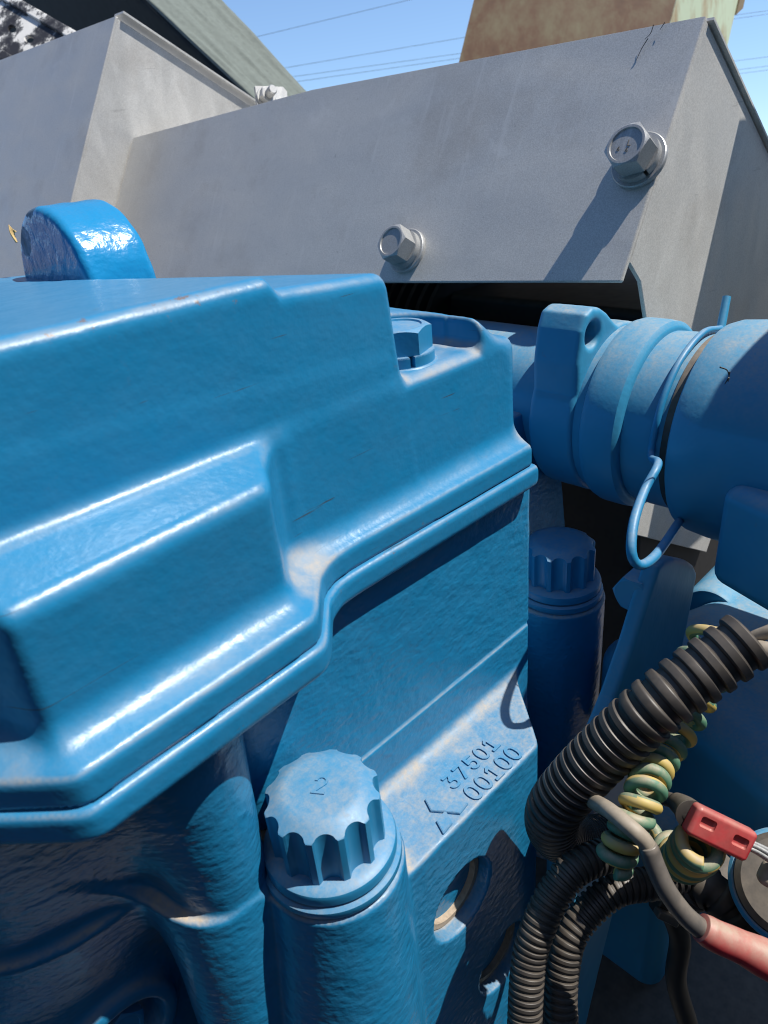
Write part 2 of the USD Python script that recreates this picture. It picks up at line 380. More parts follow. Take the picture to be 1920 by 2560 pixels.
TILT0 = math.radians(30.5)
def metal_sheet(name, base, rough, metal=0.55, streak=0.18):
    return mat(name, {
        'g': ('geometry', {}), 'mp': ('mapping', {'scale': (60, 14, 22)}), 'n1': ('noise_texture', {'scale': 1.0, 'detail': 6.0, 'roughness': 0.65, 'distortion': 0.4}),
        'n2': ('noise_texture', {'scale': 1600.0, 'detail': 2.0}), 'n3': ('noise_texture', {'scale': 16.0, 'detail': 5.0, 'roughness': 0.6}),
        'c': ('rgb_ramp', {'ramp': [(0.3, tuple(x * (1 - streak) for x in base)), (0.55, base), (0.75, tuple(min(1, x * (1 + streak)) for x in base))]}),
        'dirt': ('map_range', {'from_min': 0.55, 'from_max': 0.78, 'to_min': 0.0, 'to_max': 0.4, 'clamp': True}),
        'c2': ('mix_color', {'b': (0.30, 0.25, 0.20)}),
        'c3': ('mix_color', {'blend_type': 'multiply', 'fac': 0.35}),
        'sp': ('map_range', {'from_min': 0.35, 'from_max': 0.65, 'to_min': 0.55, 'to_max': 1.15, 'clamp': True}),
        'rr': ('map_range', {'from_min': 0.3, 'from_max': 0.7, 'to_min': rough - 0.08, 'to_max': rough + 0.1, 'clamp': True}),
        'ro': ('mapping', {'rotation': (0, -TILT0, 0)}), 'ms': ('mapping', {'scale': (130, 150, 16)}), 'dn': ('noise_texture', {'scale': 1.0, 'detail': 5.0, 'roughness': 0.6}),
        'dm': ('map_range', {'from_min': 0.60, 'from_max': 0.74, 'to_min': 0.0, 'to_max': 0.5, 'clamp': True}), 'c4': ('mix_color', {'b': (0.66, 0.65, 0.62)}),
        'mk': ('mapping', {'rotation': (0.5, 0.3, 0.2), 'scale': (26, 420, 420)}), 'kn': ('noise_texture', {'scale': 1.0, 'detail': 3.0, 'roughness': 0.5, 'distortion': 0.3}),
        'sn': ('noise_texture', {'scale': 24.0, 'detail': 6.0, 'roughness': 0.66, 'distortion': 0.8}), 'sm': ('map_range', {'from_min': 0.60, 'from_max': 0.70, 'to_min': 0.0, 'to_max': 0.32, 'clamp': True}), 'c6': ('mix_color', {'b': (0.70, 0.69, 0.66)}),
        'km': ('map_range', {'from_min': 0.70, 'from_max': 0.74, 'to_min': 0.0, 'to_max': 0.22, 'clamp': True}), 'c5': ('mix_color', {'b': (0.12, 0.11, 0.10)}),
        'b': ('bump', {'strength': 1.0, 'distance': 0.00003}), 'p': ('principled_bsdf', {'metallic': metal})},
        [('g.position', 'mp.vector'), ('mp.vector', 'n1.vector'), ('g.position', 'n2.vector'), ('g.position', 'n3.vector'), ('n1.fac', 'c.fac'), ('n3.fac', 'dirt.value'),
         ('c.color', 'c2.a'), ('dirt.result', 'c2.fac'), ('c2.result', 'c3.a'), ('n2.fac', 'sp.value'), ('sp.result', 'c3.b'), ('c3.result', 'c4.a'), ('g.position', 'ro.vector'), ('ro.vector', 'ms.vector'), ('ms.vector', 'dn.vector'), ('dn.fac', 'dm.value'), ('dm.result', 'c4.fac'),
         ('g.position', 'mk.vector'), ('mk.vector', 'kn.vector'), ('kn.fac', 'km.value'), ('km.result', 'c5.fac'), ('c4.result', 'c6.a'), ('g.position', 'sn.vector'), ('sn.fac', 'sm.value'), ('sm.result', 'c6.fac'), ('c6.result', 'c5.a'), ('c5.result', 'p.base_color'),
         ('n1.fac', 'rr.value'), ('rr.result', 'p.roughness'), ('n2.fac', 'b.height'), ('b.normal', 'p.normal')])
M_sheet = metal_sheet('galvanised_sheet', (0.60, 0.59, 0.56), 0.45, metal=0.35, streak=0.07)
M_steel = metal_sheet('zinc_plated_steel', (0.40, 0.405, 0.40), 0.42, metal=0.45, streak=0.1)
def plain(name, color, rough, metal=0.0, var=0.25, scale=300.0, bump=0.00004, spec=0.5, dust=0.0):
    return mat(name, {
        'g': ('geometry', {}), 'n': ('noise_texture', {'scale': scale, 'detail': 5.0, 'roughness': 0.65}),
        'c': ('rgb_ramp', {'ramp': [(0.3, tuple(x * (1 - var) for x in color)), (0.7, tuple(min(1, x * (1 + var)) for x in color))]}),
        'nz': ('separate_xyz', {}), 'up': ('map_range', {'from_min': 0.1, 'from_max': 0.9, 'to_min': 0.0, 'to_max': 1.0, 'clamp': True}),
        'dn': ('noise_texture', {'scale': 160.0, 'detail': 5.0, 'roughness': 0.7}), 'dr': ('map_range', {'from_min': 0.3, 'from_max': 0.65, 'to_min': 0.45, 'to_max': 1.0, 'clamp': True}),
        'm': ('math', {'math_type': 'multiply'}), 'm2': ('math', {'math_type': 'multiply', 'value2': dust}), 'cc': ('mix_color', {'b': (0.36, 0.30, 0.23)}),
        'b': ('bump', {'strength': 1.0, 'distance': bump}), 'p': ('principled_bsdf', {'metallic': metal, 'roughness': rough, 'specular_ior_level': spec})},
        [('g.position', 'n.vector'), ('n.fac', 'c.fac'), ('g.normal', 'nz.vector'), ('nz.z', 'up.value'), ('g.position', 'dn.vector'), ('dn.fac', 'dr.value'), ('up.result', 'm.value1'), ('dr.result', 'm.value2'),
         ('m.value', 'm2.value1'), ('m2.value', 'cc.fac'), ('c.color', 'cc.a'), ('cc.result', 'p.base_color'), ('n.fac', 'b.height'), ('b.normal', 'p.normal')])
M_black = plain('black_ribbed_plastic', (0.012, 0.012, 0.014), 0.48, dust=0.2)
M_rubber = plain('black_rubber', (0.012, 0.012, 0.013), 0.6, dust=0.3)
M_greyhose = plain('dusty_grey_ribbed_plastic', (0.13, 0.12, 0.105), 0.65, dust=0.6)
M_cable = plain('dusty_grey_cable', (0.22, 0.19, 0.15), 0.6, dust=0.5)
M_sleeve = plain('grey_heat_shrink', (0.05, 0.05, 0.053), 0.4, dust=0.5)
M_red = plain('red_vinyl_boot', (0.40, 0.014, 0.025), 0.46, dust=0.5, scale=200.0)
M_boot = plain('dusty_red_boot', (0.36, 0.016, 0.025), 0.5, dust=0.85, scale=200.0)
M_dark_fill = plain('near_black_fill', (0.018, 0.017, 0.017), 0.6, dust=0.25)  # near-black colour that keeps gaps and the added side wall dark
M_seal = plain('grey_seal', (0.03, 0.03, 0.03), 0.7, dust=0.55)
M_tan = plain('settled_dust', (0.34, 0.27, 0.20), 0.9, var=0.2, scale=500.0, bump=0.0002)
M_straw = plain('dry_straw', (0.55, 0.38, 0.15), 0.7)
M_line = plain('cable_in_the_air', (0.02, 0.02, 0.025), 0.6)
M_ground = plain('bare_concrete', (0.15, 0.14, 0.125), 0.85, scale=20.0, bump=0.0005)

# ------------------------------------------------------------------ the ground
g = trimesh.creation.box([60000, 60000, 60]); g.apply_translation([0, 0, -1530])
single('ground', g, M_ground, None, None, kind='structure', smooth=False)

# ------------------------------------------------------------------ rocker cover (cast, enamelled)
PX = np.array([-120, 1.0, 4.0, 20.0, 22.5, 40, 84.5, 88.0, 100.0, 107.0, 115, 260.0])
PY = np.array([138.5, 138.5, 136.5, 119.0, 117.6, 118.4, 120.6, 122.6, 135.5, 138.8, 139.4, 138.2])
gx = np.arange(-140, 280, 0.5)
gy = np.interp(gx, PX, PY)
ker = np.exp(-0.5 * (np.arange(-12, 13) * 0.5 / 1.5) ** 2); ker /= ker.sum()
gy = np.convolve(np.pad(gy, 12, 'edge'), ker, 'valid')
gs = 1 / np.sqrt(1 + np.gradient(gy, 0.5) ** 2)
# the outer edge rounds more on the far (concave) jog
def front(X):
    return np.interp(X, gx, gy), np.interp(X, gx, gs)
def cover_sdf(x, y, z):
    yf, k = front(x)
    d0 = (yf - y) * k                                     # distance outside the flange outline
    st = np.clip((x - 106.5) / 4.0, 0, 1)
    top = -27.5 - 0.068 * (y - 150) - 3.6 * st * st * (3 - 2 * st) - 0.07 * np.maximum(x - 111, 0)
    main = smax((146.0 + (z + 96) * 0.045) - y, z - top, 5.0)
    main = smax(main, y - 376, 8.0)
    main = smax(main, x - 149.5 + (z + 66) * 0.06, 3.0)     # the step down at the right
    low_top = -53.5 - 0.07 * (x - 165) - 0.78 * np.maximum(x - 188, 0)
    low = smax(smax((146.0 + (z + 96) * 0.045) - y, (z - low_top) * 0.85, 6.0), x - 204.0 + (z + 90) * 0.03, 5.0)
    # pocket for the bolt, open to the front
    rr = np.hypot(x - 163.5, y - 163.5)
    pk = smax(np.minimum(rr - 23.0, smax(np.abs(x - 166) - 21.0, y - 163.5, 2)), -67.4 - z, 1.5)
    low = smax(low, -pk, 2.5)
    body = smin(main, low, 1.0)
    bump = smax((smax(d0 + 9.6 - (z + 100) * 0.02, 0 * x - 99, 1)), (z + 69.0 - np.clip(y - 130, -20, 20) * 0.2), 4.5)
    body = smin(body, bump, 3.5)
    yi = np.clip(-d0, 0, 16)
    ledge = smax(d0 + 0.4, (z + 104.2 - yi * 0.40) * 0.92, 1.8)
    ledge = smax(ledge, -d0 - 24, 2)
    d = smin(body, ledge, 5.0)
    d = smax(d, x - 205.2, 2.0)
    d = smax(d, y - 462, 6.0)
    d = smax(d, -111.6 - z, 0.8)
    return d + 0.16 * (meshkit.noise(np.stack([x, y, z], -1) / 14.0) - 0.5)
v, f, n, pv = surface(cover_sdf, (-60, 112, -116), (210, 466, -18), 1.25)
def heap(v, spots):
    "dust gathered round these places"
    return sum(a * np.exp(-(((v - np.array(c)) / np.array(r)) ** 2).sum(1)) for c, r, a in spots)
pv['hollow'] = np.clip(pv['hollow'] + heap(v, [((99, 139, -101), (9, 7, 7), 0.55), ((92, 132, -103), (6, 6, 4), 0.35), ((60, 123, -104), (26, 4, 4), 0.16), ((12, 128, -104), (9, 5, 5), 0.3), ((205, 143, -98), (3, 6, 8), 0.4), ((170, 158, -66), (20, 14, 3), 0.3)]), 0, 1)
cover = thing('rocker_cover', 'large blue cast rocker cover with a stepped flange filling the left half', 'engine cover', (80, 240, -121))
put(cover, 'cover_body', trimesh.Trimesh(v, f, process=False), M_cover, normals=n, primvars=pv)
def rim_sdf(x, y, z):
    yf, k = front(x)
    d0 = (yf - y) * k
    d = smax(d0 - 1.2, np.abs(z + 116.2) - 4.4, 2.6)
    d = smax(d, x - 208.3, 4.0)
    return smax(d, y - 463, 3)
v, f, n, pv = surface(rim_sdf, (-60, 112, -124), (212, 466, -108), 1.1)
put(cover, 'lower_flange', trimesh.Trimesh(v, f, process=False), M_cover, normals=n, primvars=pv)

def hexpoly(af):
    r = af / math.sqrt(3)
    return Polygon([(r * math.cos(a), r * math.sin(a)) for a in np.arange(6) * math.pi / 3])
def hex_head(af, h, chamfer=True, dish=0.0):
    "hexagon head with its corners turned off at the top"
    b = mani(prism(hexpoly(af), h))
    if chamfer:
        r = af / math.sqrt(3)
        c = lathe([(0, -1), (r * 1.1, -1), (r * 1.1, h - (r * 1.1 - af * 0.475) * 0.55), (af * 0.475, h), (0, h)], 60)
        b = b ^ mani(c)
    if dish:
        b = b - mani(lathe([(0, h - dish), (af * 0.40, h - dish), (af * 0.44, h + 1), (0, h + 1)], 60))
    return b
def washer(ro, ri, h, bev=0.4, n=60):
    return lathe([(ri, 0), (ro - bev * 0.5, 0), (ro, bev * 0.6), (ro, h - bev), (ro - bev, h), (ri, h), (ri, 0)], n)
def spring_washer(ro, ri, h, gap_at):
    "split ring"
    a = np.radians(np.linspace(gap_at + 4, gap_at + 356, 60))
    poly = Polygon([(ro * math.cos(t), ro * math.sin(t)) for t in a] + [(ri * math.cos(t), ri * math.sin(t)) for t in a[::-1]])
    return prism(poly, h, 0.35)
def hex_bolt(parent, P, axis, af, h, m, ro, ws=2.6, wp=2.2, gap_at=200, turn=0.0, name='bolt', dish=0.6, xref=None):
    R = frame(axis, xref)
    c, s = math.cos(turn), math.sin(turn)
    R = R @ np.array([[c, -s, 0], [s, c, 0], [0, 0, 1]])
    b = put(parent, name, place(hex_head(af, h, dish=dish), R, np.asarray(P) + R[:, 2] * (wp + ws)), m, 25)
    put(b, 'spring_washer', place(spring_washer(af * 0.60, af * 0.3, ws, gap_at), R, np.asarray(P) + R[:, 2] * wp), m)
    put(b, 'washer', place(washer(ro, af * 0.3, wp), R, P), m)
    return b
hex_bolt(cover, (163.5, 163.0, -67.3), (0, 0, 1), 19.5, 8.0, M_bolt, 12.8, ws=3.4, wp=2.6, gap_at=226, turn=0.35)

# ------------------------------------------------------------------ cylinder head and its bosses
LEDGE0 = (112.6, -208.5)
def head_sdf(x, y, z):
    up = smax(143.6 - y, x - 210.0, 1.5)
    up = smax(up, -187.5 - z, 0.6)
    lo1 = smax(142.7 - y, x - 209.0, 2.5)
    lo1 = smax(lo1, z + 187.6 , 1.4)
    d = smin(up, lo1, 0.8)
    # number ledge and lower face
    sl = z - (LEDGE0[1] + (y - LEDGE0[0]) * 0.03)
    lo2 = smax(smax(112.6 - y, sl, 1.6), (x - 171.5 - (y - 112.6) * 0.9) * 0.75, 2.0)
    hole = np.hypot(x - 124.4, z + 248.6) - 15.8
    hole = smax(hole, y - 120.5, 1.0)
    hole2 = np.hypot(x - 147.5, z + 313.5) - 15.8
    hole = np.minimum(hole, smax(hole2, y - 120.5, 1.0))
    lo2 = smax(lo2, -hole, 1.6)
    d = smin(d, lo2, 5.0)
    d = smax(d, 66.0 - x, 9.0)
    wall = smax(188.0 - y + 0.12 * (z + 120), z + 120.6, 2.0)
    d = smin(d, wall, 12.0)
    d = smax(d, z + 120.6, 0.5)
    # column of the near head bolt
    w = np.clip((-191 - z) / 70.0, 0, 1.6)
    c1 = np.hypot(x - (79.8 - 4.4 * w), y - (123.5 + 1.8 * w)) - (21.4 + 4.8 * w)
    c1 = smax(c1, z + 188.7, 2.0)
    d = smin(d, c1, 2.5)
    # bulging columns at the left
    w2 = np.clip((-120 - z) / 90.0, 0, 2.5)
    c2 = np.hypot(x - 52.0, y - 140.0) - (15.3 - 3.6 * w2)
    lip = -185.0 - np.maximum(x - 52, 0) * 0.35 + np.maximum(46 - x, 0) * 0.25
    c2b = smax(np.hypot(x - 50.0, y - 142.5) - (14.5 + 1.6 * w2), (z - lip) * 0.9, 1.6)
    web = smax(np.abs(x - 50.0) - 6.0, 142.0 - y, 3.0)
    c2 = smin(c2, smax(web, z + 121, 1), 8.0)
    d = smin(d, smax(c2, z + 120.5, .5), 5.0)
    d = smin(d, c2b, 3.0)
    lean = np.clip(-120 - z, 0, 200) * 0.36
    bul = np.hypot(x - 19.0, y - (167.0 + lean)) - 35.0
    d = smin(d, smax(bul, z + 121, 1), 26.0)
    bul2 = smax(np.hypot(x - 19.0, y - (167.0 + lean)) - 38.5, (z + 184.0 + 0.12 * (x - 30)) * 0.9, 2.0)
    d = smin(d, bul2, 8.0)
    # swollen port and its rim, deep under the flange at the left
    c3 = np.sqrt((x - 6.0) ** 2 + (y - 205) ** 2 + ((z + 190.0) * 0.75) ** 2) - 40.0
    c3 = smax(c3, z + 168 - 0.35 * (x - 6), 3.0)
    d = smin(d, c3, 10.0)
    c5 = np.sqrt((x - 12.0) ** 2 + (y - 215) ** 2 + ((z + 255.0) * 0.6) ** 2) - 52.0
    d = smin(d, c5, 8.0)
    rx, rz = x - 16.0, z + 246.0
    rec = smax(np.hypot(rx, rz) - 13.5, y - 178.0, 1.0)
    d = smin(d, smax(np.hypot(rx, rz) - 18.5, 161.0 - y, 3.0), 6.0)
    d = smax(d, -rec, 1.8)
    # column of the far head bolt
    c4 = smax(np.hypot(x - 255.0, y - 158.0) - 22.0 , z + 202.2, 2.0)
    c4 = smin(c4, smax(smax(178.0 - y, x - 290, 2), z + 208, 3), 8.0)
    d = smin(d, c4, 6.0)
    d = smax(d, y - 262, 2)
    return d + 0.25 * (meshkit.noise(np.stack([x, y, z], -1) / 9.0) - 0.5)
v, f, n, pv = surface(head_sdf, (-60, 92, -372), (294, 266, -118), 1.35)
head = thing('cylinder_head', 'blue cast cylinder head with bosses and raised numbers under the rocker cover', 'engine block', (80, 180, -400))
pv['hollow'] = np.clip(pv['hollow'] + ((v[:, 2] > -213) & (v[:, 2] < -200) & (v[:, 1] > 112) & (v[:, 0] > 90)) * (0.03 + 0.17 * np.clip(meshkit.fbm(v / 3.5, 4, 8) * 2.0 - 0.6, 0, 1)), 0, 1)
put(head, 'casting', trimesh.Trimesh(v, f, process=False), M_head, normals=n, primvars=pv)
for cx, cz in ((124.4, -248.6), (147.5, -313.5)):
    cup = lathe([(0, 0), (13.2, 0), (13.2, 2.6), (15.4, 2.6), (15.4, -0.6), (0, -0.6)], 64)
    put(head, 'core_plug', place(cup, frame((0, -1, 0)), (cx, 120.6, cz)), M_tan)
rb = hex_bolt(head, (16.0, 177.5, -246.0), (0, -1, 0), 14.5, 9.0, M_bolt, 11.0, turn=0.3, name='recessed_bolt')
ldir = nrm([0, 1, 0.03]); lnorm = nrm([0, -0.03, 1]); LR = np.stack([[1, 0, 0], ldir, lnorm], 1)
def ledge_pt(u, s):
    return np.array([u, LEDGE0[0], LEDGE0[1]]) + ldir * s
def raised(text, u0, s0, height, pitch):
    for i, ch in enumerate(text):
        g = meshkit.text_mesh(ch, height, 1.0, bold=True)
        g.apply_translation([-g.bounds[:, 0].mean(), 0, -0.32])
        put(head, 'raised_number', place(g, LR, ledge_pt(u0 + i * pitch, s0)), M_digit)
raised('00100', 137.6, 1.4, 6.6, 5.93)
raised('37501', 136.3, 10.4, 6.3, 5.77)
rh = Polygon([(0, 0), (2.9, 4.9), (0, 9.8), (-2.9, 4.9)]).buffer(0.35)
em = join([prism(affinity.rotate(rh, a, origin=(0, 0)), 1.1, 0.4) for a in (0, 120, 240)])
em.apply_scale([0.86, 0.86, 1])
put(head, 'diamond_emblem', place(em, LR @ frame((0, 0, 1), (math.cos(0.1), math.sin(0.1), 0)), ledge_pt(124.7, 6.6) - lnorm * 0.15), M_digit)

def twelve_point_bolt(C, label, turn, mark=None):
    "flanged twelve point cap screw; C is the centre of the flange's upper rim"
    C = np.asarray(C, float)
    b = thing('head_bolt', label, 'bolt', C + [0, 0, -10])
    K = 0.88 * np.eye(3)
    a = np.arange(240) * 2 * np.pi / 240
    saw = np.abs(((a * 12 / (2 * np.pi)) % 1) - 0.5) * 2          # 1 at a tip, 0 in a valley
    rad = 18.9 - 2.3 * np.sqrt(np.clip(1 - (saw / 0.72) ** 2, 0, 1))
    star = Polygon(np.stack([rad * np.cos(a + turn), rad * np.sin(a + turn)], 1))
    hd = mani(prism(star, 23.5)) ^ mani(lathe([(0, -1), (19.5, -1), (19.5, 18.8), (18.6, 19.9), (15.2, 22.0), (13.4, 22.9), (11.5, 23.3), (0, 23.5)], 96))
    hp = put(b, 'head', place(hd, K, C + [0, 0, -0.4]), M_bolt, 28)
    if mark:
        g = meshkit.text_mesh(mark, 7.0, 0.7)
        g.apply_translation([-g.bounds[:, 0].mean(), -3.5, 0])
        put(hp, 'raised_mark', place(g, 0.88 * frame((0, 0, 1), (0.55, -0.83, 0)), C + [0, 0, 20.0]), M_bolt)
    put(b, 'flange', place(lathe([(0, 1.0), (17.5, 0.9), (20.5, 0.3), (22.1, -0.8), (22.5, -2.0), (22.4, -4.6), (21.2, -5.6), (0, -5.6)], 96), K, C), M_bolt)
    put(b, 'washer', place(lathe([(14, -5.6), (22.4, -5.7), (23.6, -6.6), (23.8, -8.6), (23.0, -10.2), (14, -10.2), (14, -5.6)], 96), K, C), M_bolt)
    return b
twelve_point_bolt((79.6, 123.7, -179.5), 'sunlit dusty blue twelve point bolt stamped 2 in the foreground', 0.12, '2')
twelve_point_bolt((255.0, 158.0, -193.0), 'shaded blue twelve point bolt in the recess right of the block', 0.3)

# ------------------------------------------------------------------ lifting lug behind the cover

a = np.linspace(0, math.pi, 48)
lug = Polygon([(-44, -6)] + list(zip(-44 * np.cos(a), 41.5 * np.sin(a))) + [(44, -6)])
LUGR = np.stack([[0, -1.0, 0], [0, 0, 1.0], [-1.0, 0, 0]], 1)
lg_v, lg_f, lg_n, lg_pv = cast_plate(lug, 36.0, 4.5, 1.1, 0.5)
lgw = lg_v @ LUGR.T + np.array([189.0, 403, -57.5])
chip = meshkit.fbm(lgw / 5.0, 3, 3)
near = heap(lgw, [((153, 429, -32), (4, 9, 10), 1.0), ((155, 412, -17.5), (5, 9, 4), 0.9), ((189, 366, -45), (4, 6, 8), 0.6)])
lg_pv['hollow'] = np.clip((near * 1.3 - chip) * 6, 0, 1)
single('lifting_lug', trimesh.Trimesh(lg_v @ LUGR.T + np.array([189.0, 403, -57.5]), lg_f, process=False), M_lug, 'glossy blue half round lug with chipped end behind the rocker cover', 'lug', base=(170, 403, -60), normals=lg_n @ LUGR.T, primvars=lg_pv)
leaf = []
for k in range(7):
    p0 = at(42 - 2 * k, 606 - 4 * k, 398)
    p1 = at(22 + 3 * k, 562 + 3 * k, 396)
    leaf.append(tube(spline([p0, (p0 + p1) / 2 + [0.3 * k - 1, 0, 0.4], p1], 8), np.linspace(0.7, 0.25, 8), 6)[0])
single('straw_wisp', join(leaf), M_straw, 'dry straw wisp caught on the end of the half round lug', 'straw')

# ------------------------------------------------------------------ sheet metal guards
TILT = math.radians(30.5)
ST = np.array([-math.sin(TILT), 0, -math.cos(TILT)])      # down the panel
SS = np.array([math.cos(TILT), 0, -math.sin(TILT)])       # into the guard
SP = np.array([329.7, 0.0, -19.8])
def sp(y, t, d):
    return SP + np.array([0, y, 0]) + ST * t + SS * d
SR = np.stack([[0, -1.0, 0], -ST, -SS], 1)                # local x to the right, y up the panel, z towards the viewer
if np.linalg.det(SR) < 0:
    raise ValueError('left-handed')
def sheet(poly, thick, d, bev=0.5):
    "a panel whose outline is given as (y, t) pairs, its front at depth d"
    q = Polygon([(-y, -t) for y, t in poly])
    q = q.buffer(-1.0).buffer(1.0)
    return place(prism(q, thick, bev), SR, SP + SS * (d + thick))
def side_sheet(poly, y, thick, bev=0.4):
    "a panel across the guard at y, its outline given as (d, t) pairs, facing -y"
    q = Polygon([(d, -t) for d, t in poly])
    R = np.stack([SS, -ST, [0, -1.0, 0]], 1)
    if np.linalg.det(R) < 0:
        raise ValueError('left-handed side')
    return place(prism(q, thick, bev), R, SP + np.array([0, y + thick, 0]))
guard = thing('sheet_metal_guard', 'long grey sheet metal guard with two hex bolts in its front panel', 'metal guard', sp(400, 120, 60))
put(guard, 'front_panel', sheet([(160.0, -61.8), (420, -59.5), (658, -44), (658, 100), (330, 100), (311, 62.8), (160.5, 53.0)], 1.8, 0.0), M_sheet, 30)
put(guard, 'side_panel', side_sheet([(1.9, -61.0), (170, -57.0), (230, 10), (230, 160), (95, 160), (78, 96), (44, 66), (17, 47), (1.9, 44)], 160.2, 1.8), M_sheet, 30)
put(guard, 'top_panel', m3.Manifold.hull_points(np.array([sp(y, t + k, d) for y, t in ((162.5, -61.2), (657, -43.4)) for k in (0, 1.6) for d in (1.9, 168)])), M_sheet, False)
put(guard, 'seam_flange', side_sheet([(4, -63.4), (172, -59.4), (172, -58.2), (4, -62.2)], 158.2, 14, 0.1), M_sheet, False)
for y, t, af, h, ro, ga in ((169.4, 0.0, 17.4, 10.0, 12.3, 300), (292.5, 44.6, 17.4, 9.5, 12.3, 60)):
    hex_bolt(guard, sp(y, t, 0.0), -SS, af, h, M_steel, ro, ws=3.6, wp=2.4, gap_at=ga, turn=0.25, name='hex_bolt', dish=0.7, xref=(0, -1, 0))
gb = sp(169.4, 0.0, 0.0) - SS * (6.0 + 10.0 - 0.75)
GR = np.stack([[0, -1.0, 0], -ST, -SS], 1)
for ch, u, w, hh in (('6', -4.0, -2.6, 1.9), ('6', 0.0, -3.2, 1.9), ('L', 0.2, -0.6, 2.6)):
    t_ = meshkit.text_mesh(ch, hh, 0.25)
    put('/World/sheet_metal_guard/hex_bolt', 'stamped_mark', place(t_, GR, gb + GR @ np.array([u, w, 0])), M_greyhose, False)
guard2 = thing('sheet_metal_guard', 'taller plain grey sheet metal box left of the bolted guard', 'metal guard', sp(800, 120, 60))
put(guard2, 'front_panel', sheet([(659.5, -126.0), (1100, -127.0), (1100, 120), (659.5, 120)], 1.8, -37.5), M_sheet, 30)
put(guard2, 'side_panel', side_sheet([(-35.6, -125.0), (160, -129.0), (160, 120), (-35.6, 120)], 659.8, 1.8), M_sheet, 30)
put(guard2, 'top_panel', m3.Manifold.hull_points(np.array([sp(y, t + k, d) for y, t in ((662, -125.5), (1099, -126.4)) for k in (0, 1.6) for d in (-35.6, 158)])), M_sheet, False)
put(guard2, 'cover_strip', side_sheet([(-34, -131.6), (205, -136.2), (205, -134.4), (-34, -129.8)], 655.5, 16, 0.1), M_sheet, False)

# ------------------------------------------------------------------ clip with a nut above the guards
b = sp(655, -120, 140)
clip = thing('bracket_clip', 'small grey clip plate with a nut and bolt end where the two guards meet', 'bracket', at(640, 285, 640))
c0 = at(655, 250, 640)
R = np.stack([RIGHT, UP, -FWD], 1) @ trimesh.transformations.rotation_matrix(0.55, [0, 1, 0])[:3, :3] @ trimesh.transformations.rotation_matrix(0.12, [0, 0, 1])[:3, :3]
plate = Polygon([(-12, -22), (14, -22), (17, 9), (14, 12), (-12, 8)]).buffer(1)
put(clip, 'plate', place(prism(plate, 2.4, 0.4), R, at(672, 250, 640)), M_steel)
ax = R[:, 2]
nc = at(664, 246, 636)
put(clip, 'washer', place(washer(8.8, 3.0, 1.8), frame(ax), nc), M_steel)
put(clip, 'nut', place(hex_head(13, 6.5), frame(ax), nc + ax * 1.8), M_steel, 25)
put(clip, 'bolt_end', place(lathe([(0, 0), (4, 0), (4, 10), (3.2, 11), (0, 11)], 32), frame(ax), nc + ax * 6), M_steel)

# ------------------------------------------------------------------ pipe across the engine
AX, AZ = 300.0, -123.0
PR = np.stack([[0, 0, 1.0], [1.0, 0, 0], [0, 1.0, 0]], 1)      # lathe axis z along +y
def along(profile, n=96):
    return place(lathe(profile, n), PR, (AX, 0, AZ))
pipe = thing('coolant_pipe', 'thick faded blue pipe with an eared flange crossing right of the cover', 'pipe', (AX, 150, AZ - 60))
put(pipe, 'rear_pipe', along([(0, 178), (33, 178), (32.5, 200), (32, 620), (0, 620)]), M_pipe)
fl = Point(0, 0).buffer(40, 48)
ear = Polygon([(-36, -2), (-36.5, 30), (-34, 44), (-30.5, 50.5), (-25, 52.2), (-19, 51), (-13, 47.5), (-6, 42), (14, 30), (0, -2)])
ear2 = affinity.rotate(ear, 180, origin=(0, 0))
flp = fl.union(ear).union(ear2).buffer(2).buffer(-4).buffer(2)
hole = Point(-25.0, 40.8).buffer(5.2, 32)
fr = np.stack([[1.0, 0, 0], [0, 0, 1.0], [0, -1.0, 0]], 1)
put_cast(pipe, 'eared_flange', cast_plate(flp.difference(hole), 23, 3.0, 0.9), fr, (AX, 180, AZ), M_pipe)
put(pipe, 'neck', along([(0, 150), (38.6, 150), (38.6, 158), (0, 158)]), M_pipe)
put(pipe, 'wide_collar', along([(0, 135), (39.0, 134.6), (40.6, 135.2), (42.2, 136.6), (42.6, 140), (42.6, 149), (41.6, 152), (40.0, 153), (0, 153)]), M_pipe)
put(pipe, 'hose_end', along([(0, 115), (37.6, 115), (38.4, 117), (38.6, 128), (38.2, 135.4), (0, 135.4)]), M_pipe)
put(pipe, 'seal', along([(0, 110), (39.4, 110), (39.8, 113.4), (39.0, 117.0), (0, 117.0)]), M_seal)
put(pipe, 'housing', along([(0, -120), (46, -120), (46.5, 60), (46.2, 100), (45.4, 108), (43.8, 112), (41, 113.5), (0, 113.5)]), M_pipe)
stud = at(1812, 775, 320)
put(pipe, 'stud', tube([at(1798, 842, 322), at(1806, 800, 322), at(1817, 742, 322)], [1.9, 1.9, 1.8], 20)[0], M_pipe)

# the bent wire loop tucked into the groove
pts = [np.array([AX + 41 * math.cos(a), 119.5, AZ + 41 * math.sin(a)]) for a in np.radians([70, 95, 120, 140, 160, 180])]
pts += [at(1645, 1160, 262), at(1612, 1225, 256), at(1586, 1300, 248), at(1578, 1370, 244), at(1588, 1406, 245), at(1612, 1410, 248), at(1650, 1375, 262), at(1700, 1300, 300)]
tm, _ = tube(spline(pts, 120), np.interp(np.linspace(0, 1, 120), [0, 0.35, 0.65, 1], [1.3, 1.4, 1.75, 1.7]), 20)
single('bent_wire', tm, M_bolt, 'thin blue painted wire bent into a loop under the pipe collar', 'wire')

